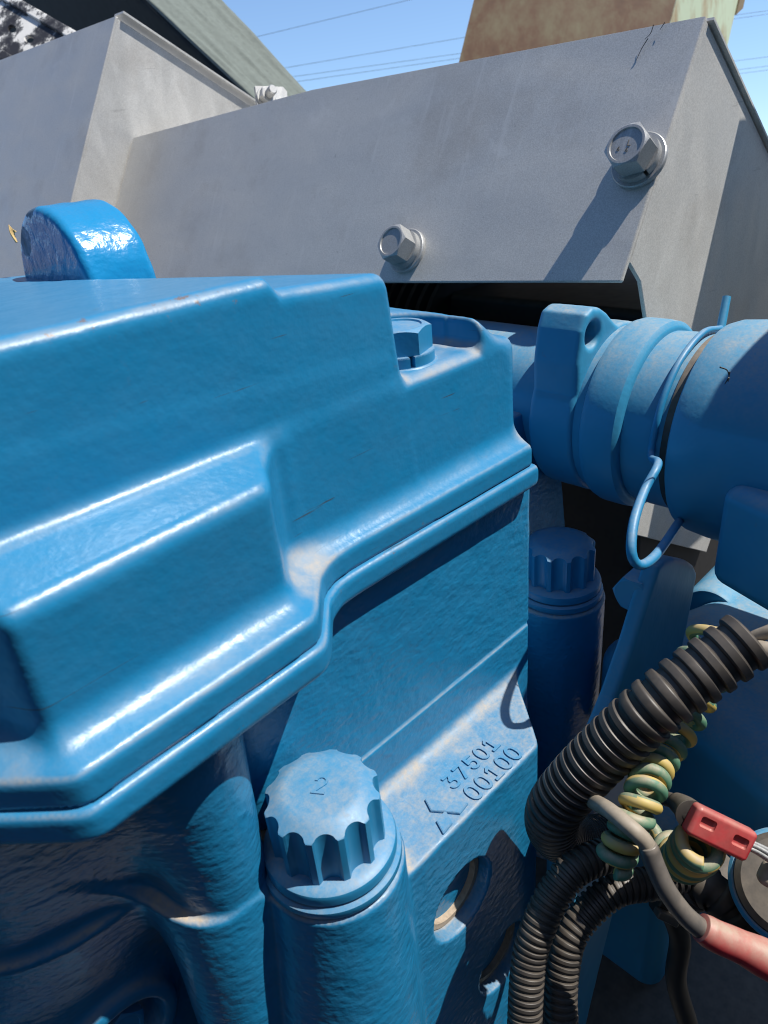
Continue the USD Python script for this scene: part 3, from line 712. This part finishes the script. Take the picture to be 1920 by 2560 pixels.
# ------------------------------------------------------------------ bracket and housing below the pipe
br = thing('mounting_bracket', 'shaded blue mounting bracket with a rounded strap, boss and bolt under the pipe', 'bracket', at(1650, 2100, 300))
def bracket_frame():
    return np.stack([nrm([0.93, -0.36, 0]), [0, 0, 1.0], np.cross(nrm([0.93, -0.36, 0]), [0, 0, 1.0])], 1)
B = bracket_frame()
YS = 100.0
arm = [on(px, py, 1, YS)[[0, 2]] for px, py in ((1400, 2100), (1452, 1950), (1536, 1750), (1582, 1618), (1640, 1440), (1648, 1416), (1664, 1402), (1690, 1397), (1725, 1404), (1738, 1414), (1745, 1432), (1722, 1560), (1690, 1690), (1545, 2240), (1460, 2590), (1392, 2600))]
XZ = np.stack([[1.0, 0, 0], [0, 0, 1.0], [0, -1.0, 0]], 1)
put_cast(br, 'strap', cast_plate(Polygon(arm), 7, 2.6, 0.9), XZ, (0, YS + 7, 0), M_pipe)
bc = on(1798, 1512, 1, 108)
put(br, 'boss', place(lathe([(0, -12), (14, -12), (15, -10), (15, 58), (14, 60), (0, 60)], 64), frame((1, 0, 0)), bc), M_pipe)
bh = on(1600, 1468, 1, 108)
put(br, 'bolt', place(hex_head(14, 10), frame((-1, 0, 0)), bh + np.array([2.0, 0, 0])), M_pipe, 25)
hb = place(rbox((46, 42, 48), 6, 24), B, at(2030, 1362, 262))
put(br, 'housing_block', hb, M_pipe, 40)
body = place(rbox((110, 62, 110), 14, 32), B, at(1910, 1790, 330))
put(br, 'body', body, M_pipe, 40)
lower = place(rbox((80, 70, 140), 10, 24), np.eye(3), (296, 122, -412))
put(br, 'lower_body', lower, M_pipe, 40)

# near-black masses added so the gaps behind show dark
single('engine_body', place(rbox((215, 560, 400), 4, 12), np.eye(3), (458, 445, -290)), M_dark_fill, 'near black engine body added to keep the gap under the long guard dark', 'engine')
single('recess_floor', place(rbox((300, 300, 30), 4, 12), np.eye(3), (345, 60, -470)), M_dark_fill, 'near black slab added to darken the bottom of the recess behind the wiring', 'engine part')
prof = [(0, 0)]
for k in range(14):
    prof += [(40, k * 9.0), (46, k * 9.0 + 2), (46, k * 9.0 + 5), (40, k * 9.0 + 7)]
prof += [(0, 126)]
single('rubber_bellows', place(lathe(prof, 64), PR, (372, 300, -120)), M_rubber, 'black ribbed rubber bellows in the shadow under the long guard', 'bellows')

# ------------------------------------------------------------------ black corrugated conduits
def conduit(path, R, pitch0, pitch1, depth, sides=44, duty=0.62):
    "ribbed tube; the rib spacing changes from pitch0 to pitch1 along the path"
    n = 1200
    p = spline(path, n)
    s = np.append(0, np.cumsum(np.linalg.norm(np.diff(p, axis=0), axis=1)))
    pit = np.interp(s / s[-1], np.linspace(0, 1, len(np.atleast_1d(pitch0)) if np.ndim(pitch0) else 2), pitch0 if np.ndim(pitch0) else [pitch0, pitch1])
    ph = np.append(0, np.cumsum(np.diff(s) / pit[1:]))
    # stations: six per rib
    cyc = np.array([0.0, 0.06, 0.14, duty - 0.08, duty, duty + 0.06, 0.97])
    prof = np.array([0.0, 0.75, 1.0, 1.0, 0.75, 0.0, 0.0])
    N = int(ph[-1])
    st = (np.arange(N)[:, None] + cyc[None]).ravel()
    rr = np.tile(prof, N)
    q = np.stack([np.interp(st, ph, p[:, k]) for k in range(3)], 1)
    return tube(q, R - depth * (1 - rr), sides)[0]
A_path = [at(1876, 1596, 226), at(1760, 1676, 228), at(1640, 1764, 230), at(1525, 1866, 238), at(1435, 1958, 246), at(1383, 2030, 254), at(1392, 2082, 266), at(1455, 2104, 280), at(1560, 2090, 296)]
single('corrugated_conduit', conduit(A_path, 9.7, [6.4, 5.2, 3.9, 2.6, 2.2, 2.4], 0, 1.5), M_black, 'thick black corrugated conduit sloping up to the right past the raised numbers', 'conduit')
B_path = [at(1560, 2128, 256), at(1500, 2142, 252), at(1432, 2176, 248), at(1376, 2250, 246), at(1343, 2325, 245), at(1326, 2381, 245), at(1317, 2453, 244), at(1312, 2554, 243), at(1310, 2700, 240)]
single('corrugated_conduit', conduit(B_path, 5.9, 2.3, 2.3, 0.7), M_black, 'thin black corrugated conduit hanging down, left of the pair at the bottom', 'conduit')
C_path = [at(1720, 2180, 262), at(1637, 2207, 260), at(1545, 2222, 258), at(1472, 2277, 256), at(1426, 2340, 254), at(1409, 2410, 253), at(1402, 2485, 252), at(1404, 2560, 251), at(1408, 2700, 250)]
single('corrugated_conduit', conduit(C_path, 5.8, 2.5, 2.5, 0.8), M_black, 'thin black corrugated conduit hanging down, right of the pair at the bottom', 'conduit')
D_path = [at(1700, 2240, 270), at(1755, 2215, 262), at(1800, 2240, 258), at(1850, 2300, 256), at(1900, 2390, 256)]
single('hose', conduit(D_path, 7.6, 6.0, 6.0, 1.4), M_rubber, 'short black ribbed hose in the shade beside the dusty round cap', 'hose')

# ------------------------------------------------------------------ green and yellow earth wire wound into coils
M_wire = mat('green_yellow_wire', {
    'a': attr('stripe'), 'r': ('rgb_ramp', {'ramp': [(0.0, (0.02, 0.16, 0.10)), (0.60, (0.02, 0.16, 0.10)), (0.63, (0.46, 0.34, 0.07)), (1.0, (0.46, 0.34, 0.07))]}),
    'g': ('geometry', {}), 'nz': ('separate_xyz', {}), 'up': ('map_range', {'from_min': 0.2, 'from_max': 0.95, 'to_min': 0.0, 'to_max': 1.0, 'clamp': True}),
    'dn': ('noise_texture', {'scale': 260.0, 'detail': 5.0, 'roughness': 0.7}), 'dr': ('map_range', {'from_min': 0.32, 'from_max': 0.6, 'to_min': 0.1, 'to_max': 0.95, 'clamp': True}),
    'm': ('math', {'math_type': 'multiply'}), 'ad': ('math', {'math_type': 'multiply_add', 'value2': 0.75, 'value3': 0.12}), 'c': ('mix_color', {'b': (0.36, 0.29, 0.20)}), 'p': ('principled_bsdf', {'roughness': 0.58})},
    [('a.fac', 'r.fac'), ('g.normal', 'nz.vector'), ('nz.z', 'up.value'), ('g.position', 'dn.vector'), ('dn.fac', 'dr.value'), ('up.result', 'm.value1'), ('dr.result', 'm.value2'), ('m.value', 'ad.value1'),
     ('ad.value', 'c.fac'), ('r.color', 'c.a'), ('c.result', 'p.base_color')])
def coil(axis_pts, radii, pitches, r, phase=0.0, n=900, lead=None, tail=None, turn=1.0):
    p = spline(axis_pts, n)
    s = np.append(0, np.cumsum(np.linalg.norm(np.diff(p, axis=0), axis=1)))
    u = s / s[-1]
    R = np.interp(u, np.linspace(0, 1, len(radii)), radii)
    R = R * (1 + 0.08 * (meshkit.noise(np.stack([u * 23, 0 * u, 0 * u + phase], -1)) - 0.5))
    pit = np.interp(u, np.linspace(0, 1, len(pitches)), pitches) * (0.8 + 0.4 * meshkit.noise(np.stack([u * 17, 0 * u + 3.7, 0 * u + phase], -1)))
    ph = phase + turn * 2 * np.pi * np.append(0, np.cumsum(np.diff(s) / pit[1:]))
    t = np.gradient(p, axis=0); t /= np.linalg.norm(t, axis=1, keepdims=True)
    a = nrm(np.cross(t[0], FWD)); out = []
    for i in range(n):
        a = nrm(a - (a @ t[i]) * t[i]); b = np.cross(t[i], a)
        out.append(p[i] + R[i] * (math.cos(ph[i]) * a + math.sin(ph[i]) * b))
    out = np.array(out)
    if lead is not None: out = np.vstack([spline(list(lead) + [out[0]], 60)[:-1], out])
    if tail is not None: out = np.vstack([out, spline([out[-1]] + list(tail), 60)[1:]])
    L = np.append(0, np.cumsum(np.linalg.norm(np.diff(out, axis=0), axis=1)))
    out = np.stack([np.interp(np.linspace(0, L[-1], int(L[-1] / 0.7)), L, out[:, k]) for k in range(3)], 1)
    m, th = tube(out, r, 18)
    k = np.append(np.repeat(np.linspace(0, 1, len(out)), 18), [0, 1])
    return m, ((th / (2 * np.pi) + k * 3.3) % 1.0)
m, st = coil([at(1800, 1578, 260), at(1722, 1735, 256), at(1650, 1878, 244), at(1611, 1985, 229), at(1565, 2085, 227), at(1530, 2165, 228)], [8.4, 8.4, 7.4, 4.8, 4.6, 4.4], [9.5, 8.6, 7.6, 5.2, 4.6, 4.3], 1.95, phase=0.6, lead=[at(1960, 1560, 246), at(1900, 1585, 250)])
single('coiled_earth_wire', m, M_wire, 'green and yellow spiral wire stretched behind the thick conduit and bunched below it', 'wire', smooth=True, primvars={'stripe': st})
m, st = coil([at(1756, 2108, 224), at(1735, 2128, 232), at(1705, 2150, 246), at(1665, 2120, 258)], [5.9, 5.9, 5.4, 5.0], [5.0, 4.8, 4.8], 2.15, phase=1.9, tail=[at(1640, 2080, 262), at(1600, 2050, 266)])
single('coiled_earth_wire', m, M_wire, 'green and yellow spiral wire coil seen end on below the red connector', 'wire', smooth=True, primvars={'stripe': st})

# ------------------------------------------------------------------ cables with red boots
cb = thing('battery_cable', 'grey cable with a dark sleeve and dusty red boot at the lower right', 'cable', at(1700, 2300, 225))
put(cb, 'cable', tube(spline([at(1440, 1975, 252), at(1478, 2000, 240), at(1520, 2024, 226), at(1575, 2068, 218), at(1612, 2104, 217), at(1626, 2135, 218)], 60), 2.55, 24)[0], M_cable, True)
put(cb, 'sleeve', tube(spline([at(1618, 2112, 217), at(1640, 2170, 217), at(1668, 2228, 217), at(1715, 2290, 218), at(1770, 2335, 220)], 70), np.interp(np.linspace(0, 1, 70), [0, 0.04, 0.5, 1], [2.7, 3.05, 2.95, 3.1]), 28)[0], M_sleeve, True)
bt, _ = tube(spline([at(1752, 2318, 219), at(1790, 2340, 219), at(1850, 2366, 219), at(1960, 2420, 219)], 60), np.interp(np.linspace(0, 1, 60), [0, 0.08, 0.5, 0.7, 1], [4.1, 4.6, 4.9, 5.6, 6.0]), 36)
put(cb, 'boot', bt, M_boot, True)
rc = thing('crimped_connector', 'red dimpled vinyl connector with bare strands at the right edge', 'connector', at(1800, 2060, 222))
ex = nrm(at(1872, 2112, 222) - at(1724, 2040, 222)); R = frame(np.cross(ex, nrm(UP - (UP @ ex) * ex)), ex)
if R[:, 2] @ FWD > 0: R = frame(-R[:, 2], ex)
bodyc = rbox((20.4, 9.8, 5.6), 1.5, 20)
dim = rbox((5.0, 3.4, 3.0), 0.8, 12)
cc0 = at(1798, 2078, 222)
bodyc = bodyc - dim.translate([-5.6, 1.0, 3.2]) - dim.translate([5.6, 0.4, 3.2])
put(rc, 'boot', place(bodyc, R, cc0), M_red, 40)
put(rc, 'lead', tube(spline([at(1620, 2000, 250), at(1650, 1994, 244), at(1690, 2006, 234), at(1724, 2034, 224)], 40), 2.4, 20)[0], M_rubber, True)
put(rc, 'grommet', tube(spline([at(1690, 2004, 233), at(1712, 2020, 228), at(1726, 2036, 224)], 20), np.linspace(3.0, 4.6, 20), 24)[0], M_rubber, True)
for k in range(7):
    a = k * 2 * math.pi / 6
    o = R[:, 1] * 1.3 * math.cos(a) * (k < 6) + R[:, 2] * 1.3 * math.sin(a) * (k < 6)
    put(rc, 'strand', tube(spline([at(1862, 2108, 222) + o, at(1890, 2120, 222) + o * 0.9, at(1925, 2140, 222) + o * 1.1, at(1990, 2180, 222) + o], 24), 0.62, 8)[0], M_steel, True)
lg = place(rbox((9, 8, 6), 2.4, 16), R, at(1935, 2190, 226))
put(rc, 'terminal', lg, M_cable, 40)
cap = thing('round_cap', 'blue round cap with a dusty top cut by the right edge of the frame', 'cap', at(1975, 2200, 232))
put(cap, 'shell', place(lathe([(0, 0), (14.5, 0), (16.5, -1.5), (17, -4), (17, -26), (0, -26)], 64), frame(nrm(-FWD * 0.75 + UP * 0.55 - RIGHT * 0.35)), at(1975, 2210, 236)), M_rubber)
put(cap, 'rim', place(washer(18.4, 15, 3.2, 1.0), frame(nrm(-FWD * 0.75 + UP * 0.55 - RIGHT * 0.35)), at(1975, 2210, 236) - nrm(-FWD * 0.75 + UP * 0.55 - RIGHT * 0.35) * 6), M_pipe)
pc = thing('plug_connector', 'dark dusty plug hanging behind the grey cable', 'connector', at(1680, 2280, 285))
put(pc, 'shell', place(rbox((12, 9, 8), 1.2, 12), R, at(1672, 2265, 285)), M_rubber, 40)
put(pc, 'latch', place(rbox((9, 3, 5), 0.8, 12), R, at(1666, 2292, 279)), M_sleeve, 40)
put(pc, 'lead', tube(spline([at(1676, 2275, 288), at(1700, 2350, 292), at(1690, 2450, 300), at(1720, 2560, 310)], 40), 4.2, 16)[0], M_rubber, True)
pw = thing('sheathed_wires', 'pale sheathed wires leaving the upper end of the thick conduit', 'wire', at(1900, 1600, 226))
put(pw, 'wire', tube(spline([at(1850, 1614, 230), at(1890, 1592, 226), at(1940, 1572, 222), at(2010, 1540, 220)], 40), 2.1, 18)[0], M_cable, True)
put(pw, 'ferrule', tube(spline([at(1872, 1626, 226), at(1905, 1626, 222), at(1960, 1640, 218)], 30), 3.0, 20)[0], M_cable, True)

# ------------------------------------------------------------------ behind: tarpaulin, steel frame, rusty column, overhead lines
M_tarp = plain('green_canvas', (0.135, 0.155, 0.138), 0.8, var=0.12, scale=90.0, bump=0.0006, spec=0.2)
A, Bq, Cq, Dq = at(198, -150, 1500), at(664, 285, 1500), at(424, -150, 1620), at(821, 285, 1620)
E2, F2 = at(-500, -150, 3600), at(-250, 285, 3600)
G2, H2 = Cq + np.array([400, 500, -200]), Dq + np.array([400, 500, -200])
nu, nv_ = 140, 60
ub = np.array([0, 0.42, 0.47, 0.5, 0.53, 0.75, 1.0])
def col(t):
    P0, P1, P2, P3 = E2 + (F2 - E2) * t, A + (Bq - A) * t, Cq + (Dq - Cq) * t, G2 + (H2 - G2) * t
    m1 = P1 + (P0 - P1) * 0.05 + np.array([0, -12, 0]); m2 = P1 + (P2 - P1) * 0.08
    return np.stack([P0, m1, P1 * 0.7 + 0.15 * (m1 + m2), m2, P2 + (P1 - P2) * 0.05, P2 + np.array([6, 10, -2.0]), P3])
uu = np.linspace(0, 1, nu); kn = np.array([0, 0.3, 0.36, 0.42, 0.72, 0.78, 1.0])
V = []
for t in np.linspace(-0.25, 1.6, nv_):
    c = col(t)
    V.append(np.stack([np.interp(uu, kn, c[:, k]) for k in range(3)], 1))
V = np.array(V)
U_, T_ = np.meshgrid(uu, np.linspace(-0.25, 1.6, nv_))
fold = meshkit.fbm(np.stack([U_ * 34, T_ * 4.0 + U_ * 5, 0 * U_], -1), 3, 5) - 0.5
nrm_t = nrm([-0.05, -0.76, 0.64])
V = V + fold[..., None] * nrm_t * 12 * np.clip((U_[..., None] - 0.36) * 12, 0, 1)
i, j = np.meshgrid(np.arange(nv_ - 1), np.arange(nu - 1), indexing='ij')
q = np.stack([i * nu + j, i * nu + j + 1, (i + 1) * nu + j + 1, (i + 1) * nu + j], -1).reshape(-1, 4)
F = np.vstack([q[:, [0, 1, 2]], q[:, [0, 2, 3]]])
Vf = V.reshape(-1, 3)
back = Vf + np.array([2.0, 4.0, -3.0])
M_tarp_shade = plain('canvas_shade_tone', (0.018, 0.023, 0.026), 0.85, var=0.15, scale=60.0, bump=0.0006, spec=0.15)  # shade of the turned-away side, put into the canvas colour
tarp = thing('tarpaulin', 'grey green tarpaulin with its shaded side coloured near black at the top left', 'tarpaulin', (1300, 1700, -200))
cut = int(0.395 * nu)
for nm, keep, mt in (('lit_sheet', j.ravel() >= cut, M_tarp), ('shade_dark_side', j.ravel() < cut, M_tarp_shade)):
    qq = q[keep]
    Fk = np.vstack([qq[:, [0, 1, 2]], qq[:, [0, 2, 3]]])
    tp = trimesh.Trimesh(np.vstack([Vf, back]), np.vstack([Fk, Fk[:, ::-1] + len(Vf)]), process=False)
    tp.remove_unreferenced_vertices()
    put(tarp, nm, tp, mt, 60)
M_chip = mat('chipped_white_paint', {
    'g': ('geometry', {}), 'n': ('noise_texture', {'scale': 24.0, 'detail': 7.0, 'roughness': 0.7}), 'r': ('rgb_ramp', {'ramp': [(0.44, (0.02, 0.019, 0.022)), (0.50, (0.10, 0.10, 0.10)), (0.54, (0.62, 0.61, 0.58)), (1, (0.75, 0.74, 0.7))]}),
    'b': ('bump', {'distance': 0.0006}), 'p': ('principled_bsdf', {'roughness': 0.6})},
    [('g.position', 'n.vector'), ('n.fac', 'r.fac'), ('r.color', 'p.base_color'), ('n.fac', 'b.height'), ('b.normal', 'p.normal')])
fr_ = thing('steel_frame', 'perforated steel angle with chipped white paint at the top left corner', 'steel frame', at(20, 60, 1100))
x_ = nrm(at(230, 134, 1050) - at(-60, -35, 1150)); z_ = nrm(-FWD - (-FWD @ x_) * x_); R = np.stack([x_, np.cross(z_, x_), z_], 1)
face = Polygon([(-300, -66), (300, -66), (300, 0), (-300, 0)])
for k in range(-5, 6):
    face = face.difference(affinity.scale(Point(k * 44 + 6, -30).buffer(7, 16), 1.35, 0.8))
o_ = at(60, 36, 1100)
put(fr_, 'web', place(prism(face, 5, 0.8), R, o_), M_chip)
put(fr_, 'upper_leg', place(rbox((600, 14, 44), 1.5, 8), R, o_ + R[:, 1] * 7.2 - R[:, 2] * 12), M_chip)
put(fr_, 'lower_leg', place(rbox((600, 14, 40), 1.5, 8), R, o_ - R[:, 1] * 73.4 - R[:, 2] * 8), M_chip)
def rusty(name, a, b, lo_, hi_):
    return mat(name, {
        'g': ('geometry', {}), 'n': ('noise_texture', {'scale': 7.0, 'detail': 8.0, 'roughness': 0.68, 'distortion': 0.6}), 'mp': ('mapping', {'scale': (26, 26, 7)}), 'n2': ('noise_texture', {'scale': 1.0, 'detail': 5.0, 'roughness': 0.6}),
        'ad': ('math', {'math_type': 'add'}), 'hf': ('math', {'math_type': 'multiply', 'value2': 0.5}), 'r': ('rgb_ramp', {'ramp': [(lo_, a), ((lo_ + hi_) / 2, tuple(0.5 * (p + q) for p, q in zip(a, b))), (hi_, b), (0.78, (0.05, 0.022, 0.012))]}),
        'b': ('bump', {'distance': 0.001}), 'p': ('principled_bsdf', {'roughness': 0.75})},
        [('g.position', 'n.vector'), ('g.position', 'mp.vector'), ('mp.vector', 'n2.vector'), ('n.fac', 'ad.value1'), ('n2.fac', 'ad.value2'), ('ad.value', 'hf.value1'), ('hf.value', 'r.fac'), ('r.color', 'p.base_color'), ('n.fac', 'b.height'), ('b.normal', 'p.normal')])
M_rust = rusty('rusty_steel', (0.17, 0.14, 0.075), (0.12, 0.062, 0.03), 0.40, 0.56)
M_palerust = rusty('pale_green_paint_with_rust', (0.45, 0.52, 0.36), (0.28, 0.15, 0.06), 0.48, 0.66)
col_ = thing('rusty_column', 'leaning rusty steel box column rising behind the long guard', 'column', at(1400, 330, 1600))
FL0, FL1, FR0, FR1, RR0, RR1 = at(1105, 330, 1500), at(1233, -200, 1500), at(1600, 330, 1430), at(1743, -200, 1430), at(1768, 330, 1640), at(1888, -200, 1640)
bk = FWD * 300 + RIGHT * 120
put(col_, 'front_plate', m3.Manifold.hull_points(np.array([FL0, FL1, FR0, FR1, FL0 + bk, FL1 + bk, FR0 + [60, 90, 0], FR1 + [60, 90, 0]])), M_rust, False)
off = nrm(np.cross(FR1 - FR0, RR0 - FR0)); off = off if off @ FWD < 0 else -off
sp_ = [FR0, FR1, RR0, RR1]
put(col_, 'side_plate', m3.Manifold.hull_points(np.array([p + off * 2 for p in sp_] + [p - off * 8 for p in sp_])), M_palerust, False)
edge = m3.Manifold.hull_points(np.array([RR1 + off * 6, RR0 + off * 6 + (RR1 - RR0) * 0.55, RR1 - off * 10, RR0 - off * 10 + (RR1 - RR0) * 0.55, RR1 + off * 6 + RIGHT * 12, RR0 + off * 6 + (RR1 - RR0) * 0.58 + RIGHT * 12, RR1 - off * 10 + RIGHT * 12]))
put(col_, 'edge_flange', edge, M_rust, False)
for (x0, y0, x1, y1), lab in zip([(650, 90, 960, 15), (740, 165, 1140, 97), (745, 190, 1140, 135), (750, 203, 1140, 147), (1840, 152, 1920, 142), (1840, 175, 1920, 165), (1840, 185, 1920, 175)],
        ['topmost overhead line in the sky left of the column', 'second overhead line from the top left of the column', 'overhead line that shows on both sides of the rusty column', 'lowest overhead line left of the rusty column', 'upper of three overhead lines right of the column',
         'middle of three overhead lines right of the column', 'lowest of three overhead lines right of the column']):
    k = (y1 - y0) / (x1 - x0)
    f_ = lambda x: at(x, y0 + k * (x - x0), 30000)
    single('overhead_line', tube([f_(x) for x in np.linspace(-1500, 3600, 12)], 7.5, 6)[0], M_line, lab, 'power line', smooth=True)

# ------------------------------------------------------------------ beyond the right edge of the frame: unseen shapes added to shade the pipe, guard and wiring
shade_box = thing('shade_caster', 'unseen grey box added right of the long guard to cast shade', 'shade caster', (530, 80, -60))
corner = [np.array([444, 124, 83.0]), np.array([410, 124, -55.0])]
put(shade_box, 'case', m3.Manifold.hull_points(np.array([p + q for p in corner for q in ([0, 0, 0], [150, 0, 0], [6, -44, 0], [150, -44, 0])])), M_sheet, False)
mp_ = Polygon([(262, -45), (255, -20), (275, 14), (300, 45), (325, 72), (345, 72), (425, 96), (425, 40), (330, -60)]).buffer(-3).buffer(3)
put(shade_box, 'shade_plate', place(prism(mp_, 4, 0.6), XZ, (0, 34, 0)), M_sheet, 30)  # added plate, its outline shaped to shade the pipe and bracket
jb = thing('shade_block', 'unseen grey box added right of the wiring to cast shade', 'junction box', (330, -30, -270))  # unseen box added to keep the sun off the lower right
put(jb, 'case', place(rbox((185, 68, 105), 5, 12), np.eye(3), (330, -28, -218)), M_sheet, 40)

# unseen walls added behind and left of the lens to cut sky light
wl = thing('sky_blocker', 'unseen walls added behind and left of the viewer to block sky light', 'wall', (0, -900, -1500))
put(wl, 'panel', place(rbox((5200, 40, 2300), 6, 8), np.eye(3), (0, -920, -350)), M_tarp, False)
put(wl, 'side_panel', place(rbox((40, 2600, 2300), 6, 8), np.eye(3), (-520, 420, -350)), M_dark_fill, False)

def on_panel(px, py, lift):
    r = ray(px, py); return r * ((SP @ SS - lift) / (r @ SS))
tw = [tube(spline([on_panel(*p, l) for p, l in pts], 16), np.linspace(0.2, 0.1, 16), 6)[0] for pts in
      ([((1634, 62), 3.0), ((1626, 84), 2.2), ((1612, 98), 1.2)], [((1620, 96), 1.8), ((1604, 122), 1.0), ((1590, 152), 0.4)], [((1662, 56), 1.5), ((1650, 74), 0.8)])]
single('dead_twig', join(tw), M_rubber, 'tiny dark twig stuck to the top right of the long guard panel', 'twig')
tw = [tube(spline([at(*p) for p in pts], 12), np.linspace(0.28, 0.12, 12), 6)[0] for pts in
      ([(1800, 918, 236), (1818, 926, 237), (1824, 948, 238)], [(1822, 944, 237), (1812, 960, 239)], [(1824, 930, 237), (1820, 955, 238)])]
single('paint_flake', join(tw), M_rubber, 'dark flake stuck to the wide pipe housing at the right edge', 'flake')
